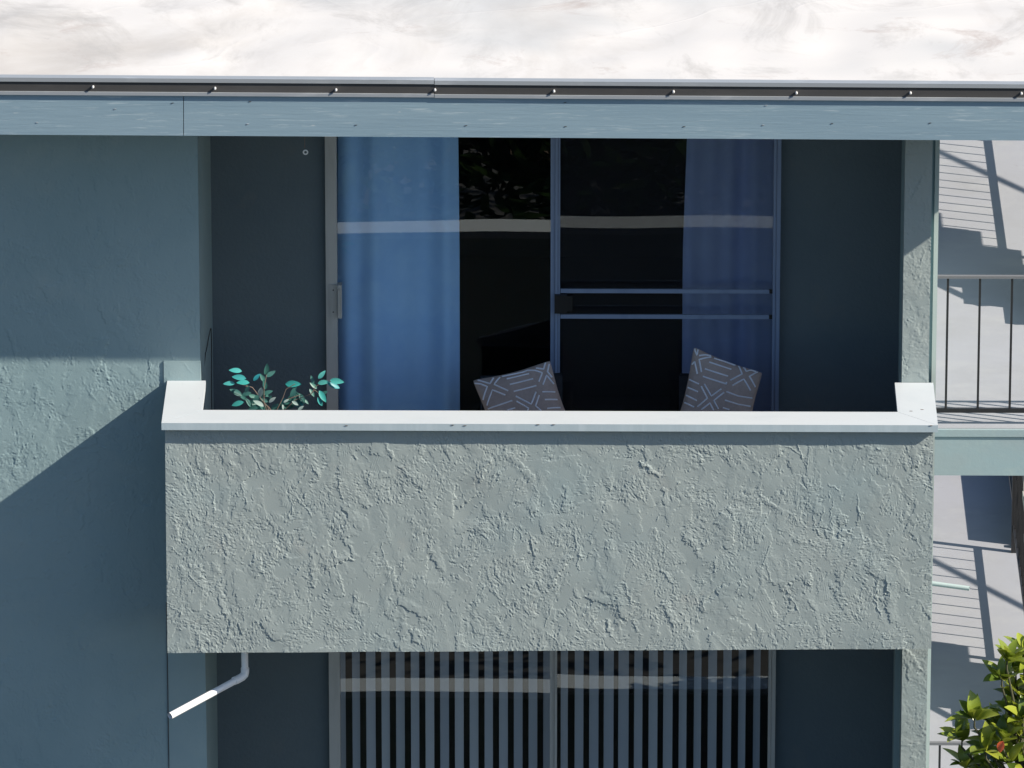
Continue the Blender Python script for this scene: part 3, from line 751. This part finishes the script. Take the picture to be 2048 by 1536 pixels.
def guard(dz, Y0, Y1, pitch, label):
    f = FLOOR+dz; t = empty('stair_guard', (XA, Y0, f)); tag(t, label, 'railing', 'iron guards beside the stair wells')
    q = MB(); q.box(XA-.015, XA+.015, Y0, Y1, f+.92, f+.945); q.build('top_rail', M['iron'], t)
    q = MB(); q.box(XA-.012, XA+.012, Y0, Y1, f+.17, f+.195); q.build('bottom_rail', M['iron'], t)
    y = Y0+.02
    while y < Y1:
        o = bpy.data.objects.new('picket', PK); COL.objects.link(o); o.location = (XA, y, f+.19); o.scale = (.8, .8, .92); parent(o, t); y += pitch
    for y in (Y0, Y1-.04):
        q = MB(); q.box(XA-.02, XA+.02, y, y+.04, f+.001, f+.92); q.build('post', M['iron'], t)
guard(0, DE+3.05, DE+5.9, .152, 'black iron guard beside the upper stair well')
guard(-DST, PF(2055, 1330, FLOOR-DST).y, PF(2020, 1102, FLOOR-DST).y, .175, 'black iron guard beside the lower stair well')
YST = DE+1.78
def stairs(dz, YST, RISE, label):
    f = FLOOR+dz; t = empty('stair_flight', (XS0, YST, f)); tag(t, label, 'stairs', 'stair flights beside the walkways')
    n, rise, go = 16, RISE/16, .285
    for k in range(n-1):
        z = f+rise*(k+1); y = YST+go*k
        q = MB(); q.box(XS0, XS1, y, y+go+.02, z-.05, z); q.build('tread', M['conc'], t)
        q = MB(); q.box(XS0+.005, XS1-.005, y+.012, y+.03, z-rise+.004, z-.053); q.build('riser', M['conc'], t)
    for xx in (XS1+.02, XS1+1.80):
        q = MB(); q.tube([(xx, YST, f+.9), (xx, YST+go*(n-1), f+.9+rise*(n-1))], .026, 8); q.build('handrail', M['iron'], t)
        for k in (range(0, n-1) if xx < XS1+.5 else ()):
            y = YST+go*(k+.5); z = f+rise*(k+1)
            o = bpy.data.objects.new('picket', PK); COL.objects.link(o); o.location = (xx, y, z+.02); o.scale = (.8, .8, 1.03); parent(o, t)
stairs(0, YST, STOREY, 'stair flight rising away from the upper walkway')
stairs(-DST, YST+.38, DST, 'stair flight rising from the lower walkway to the upper one')

kf = FLOOR-DST; kx = PF(2037, 1095, kf).x; ky = PF(2037, 1092, kf).y
t = empty('landing_guard', (kx, ky, kf)); tag(t, 'dark guard with added shadow casting base at the right edge below the walkway edge board', 'railing')
q = MB(); q.box(kx, kx+.03, ky, ky+3.2, kf+.002, kf+.25); q.build('shadow_panel', M['iron'], t)  # panel added to cast the dark slanted shadow on the lower deck
q = MB(); q.box(kx-.03, kx+.03, ky-.05, ky-.005, kf+.002, kf+.05); q.build('foot', M['iron'], t)

# ------------------------------------------------------------------ leafy tree at lower right
YT = -.35
tr = empty('leafy_tree', (P(2085, 1700, YT).x, YT, 0)); tag(tr, 'leafy tree with glossy yellow green leaves at the lower right corner', 'tree')
rt = random.Random(21)
base = Vector((tr.location.x, YT, 0)); crown = P(2085, 1640, YT)
q = MB(); q.tube([base, base.lerp(crown, .5)+Vector((.04, .03, 0)), crown], [.075, .06, .035], 10); q.build('trunk', M['bark'], tr)
CL = [(2014, 1322, 11, -.10), (2046, 1300, 7, 0), (2004, 1355, 9, -.05), (2025, 1385, 8, .05), (1949, 1437, 12, -.1), (1924, 1478, 8, 0), (1972, 1500, 10, -.15), (2006, 1480, 10, -.12), (2033, 1430, 9, 0), (2042, 1470, 9, -.05),
      (1930, 1530, 8, 0), (1962, 1540, 9, .1), (2020, 1522, 9, -.1), (2048, 1340, 8, .1), (2062, 1320, 8, 0), (2064, 1400, 9, 0), (2078, 1450, 8, .1), (1990, 1455, 7, .12), (1995, 1530, 8, .1), (2060, 1510, 9, 0), (2012, 1420, 6, .15), (1985, 1570, 8, 0), (2040, 1570, 8, .1), (1945, 1580, 8, 0), (2090, 1560, 8, .1), (2095, 1490, 8, .1), (2085, 1365, 8, .1), (2032, 1345, 8, .05), (2042, 1402, 8, 0), (2018, 1458, 8, .05), (2046, 1436, 8, -.1), (2030, 1502, 9, .05), (1986, 1480, 8, .05)]
mags = [leaf_mesh('mag%d' % k, M['magnolia'], w, f_, c_) for k, (w, f_, c_) in enumerate(((.24, .45, -.18), (.21, .3, -.30), (.26, .55, -.08)))]
limbs = MB(); cnt = 0
for (x, y, n, dy) in CL:
    tip = P(x, y, YT+dy)
    inner = crown+(tip-crown)*.45+Vector((0, .05, -.08))
    limbs.tube([crown-Vector((0, 0, .1)), inner, tip-Vector((0, 0, .05)), tip], [.018, .011, .006, .004], 6)
    axis = ((tip-crown).normalized()*.6+Vector((.2, -.25, .7))).normalized()
    s = axis.orthogonal().normalized(); t2 = axis.cross(s)
    for k in range(n):
        a = k*2.4+rt.uniform(-.3, .3); tilt = rt.uniform(.25, 1.25)
        d = axis*math.cos(tilt)+(s*math.cos(a)+t2*math.sin(a))*math.sin(tilt)
        L = rt.uniform(.10, .165)
        put_leaf(rt.choice(mags), tip-axis*.03*rt.random()+d*.012, d, axis+Vector((rt.uniform(-.3, .3), rt.uniform(-.3, .3), .2)), L, tr); cnt += 1
limbs.build('limb', M['limb'], tr)
o = put_leaf(leaf_mesh('red', M['magnoliared'], .34, .5, -.1), P(2007, 1482, YT-.34), Vector((-.35, -.2, -.9)), (-.6, -.9, .3), .07, tr)
tag(o, 'orange red leaf')

# ------------------------------------------------------------------ trees out in front of the building, mirrored in the glass
def far_tree(x, y, h, rad, label, seed):
    rnd = random.Random(seed); t = empty('shade_tree', (x, y, 0)); tag(t, label, 'tree', 'trees across from the balcony')
    q = MB(); q.tube([(x, y, 0), (x+.1, y, h*.4), (x, y+.1, h*.75)], [.2, .15, .06], 8)
    for k in range(6):
        a = k*1.05; q.tube([(x, y, h*.4), (x+math.cos(a)*rad*.6, y+math.sin(a)*rad*.6, h*.7)], [.08, .03], 6)
    q.build('trunk', M['bark'], t)
    q = MB(); cl = [(rnd.gauss(0, .45)*rad, rnd.gauss(0, .45)*rad, rnd.uniform(-.42, .42)*h*.6) for _ in range(70)]
    vs = []; fs = []
    for k in range(9000):
        c = rnd.choice(cl); p = Vector((x+c[0]+rnd.gauss(0, .16)*rad, y+c[1]+rnd.gauss(0, .16)*rad, h*.68+c[2]+rnd.gauss(0, .12)*rad))
        a = Vector((rnd.gauss(0, 1), rnd.gauss(0, 1), rnd.gauss(0, .6))).normalized(); b = a.orthogonal().normalized(); s = rnd.uniform(.06, .13)
        n = len(vs); vs += [p+a*s, p+b*s*.5, p-a*s, p-b*s*.5]; fs.append((n, n+1, n+2, n+3))
    q.add(vs, fs); q.build('crown', M['treefar'], t)
for k, (x, y, h, r_) in enumerate(((-3.2, -13, 4.6, 2.4), (.2, -14.5, 4.9, 2.6), (3.6, -13.5, 4.5, 2.4), (-1.6, -19, 5.6, 2.8), (6.8, -17, 5.2, 2.6), (2.2, -19, 5.4, 2.8))):
    far_tree(x, y, h, r_, 'leafy shade tree out in front of the building, seen only mirrored in the door glass', 60+k)
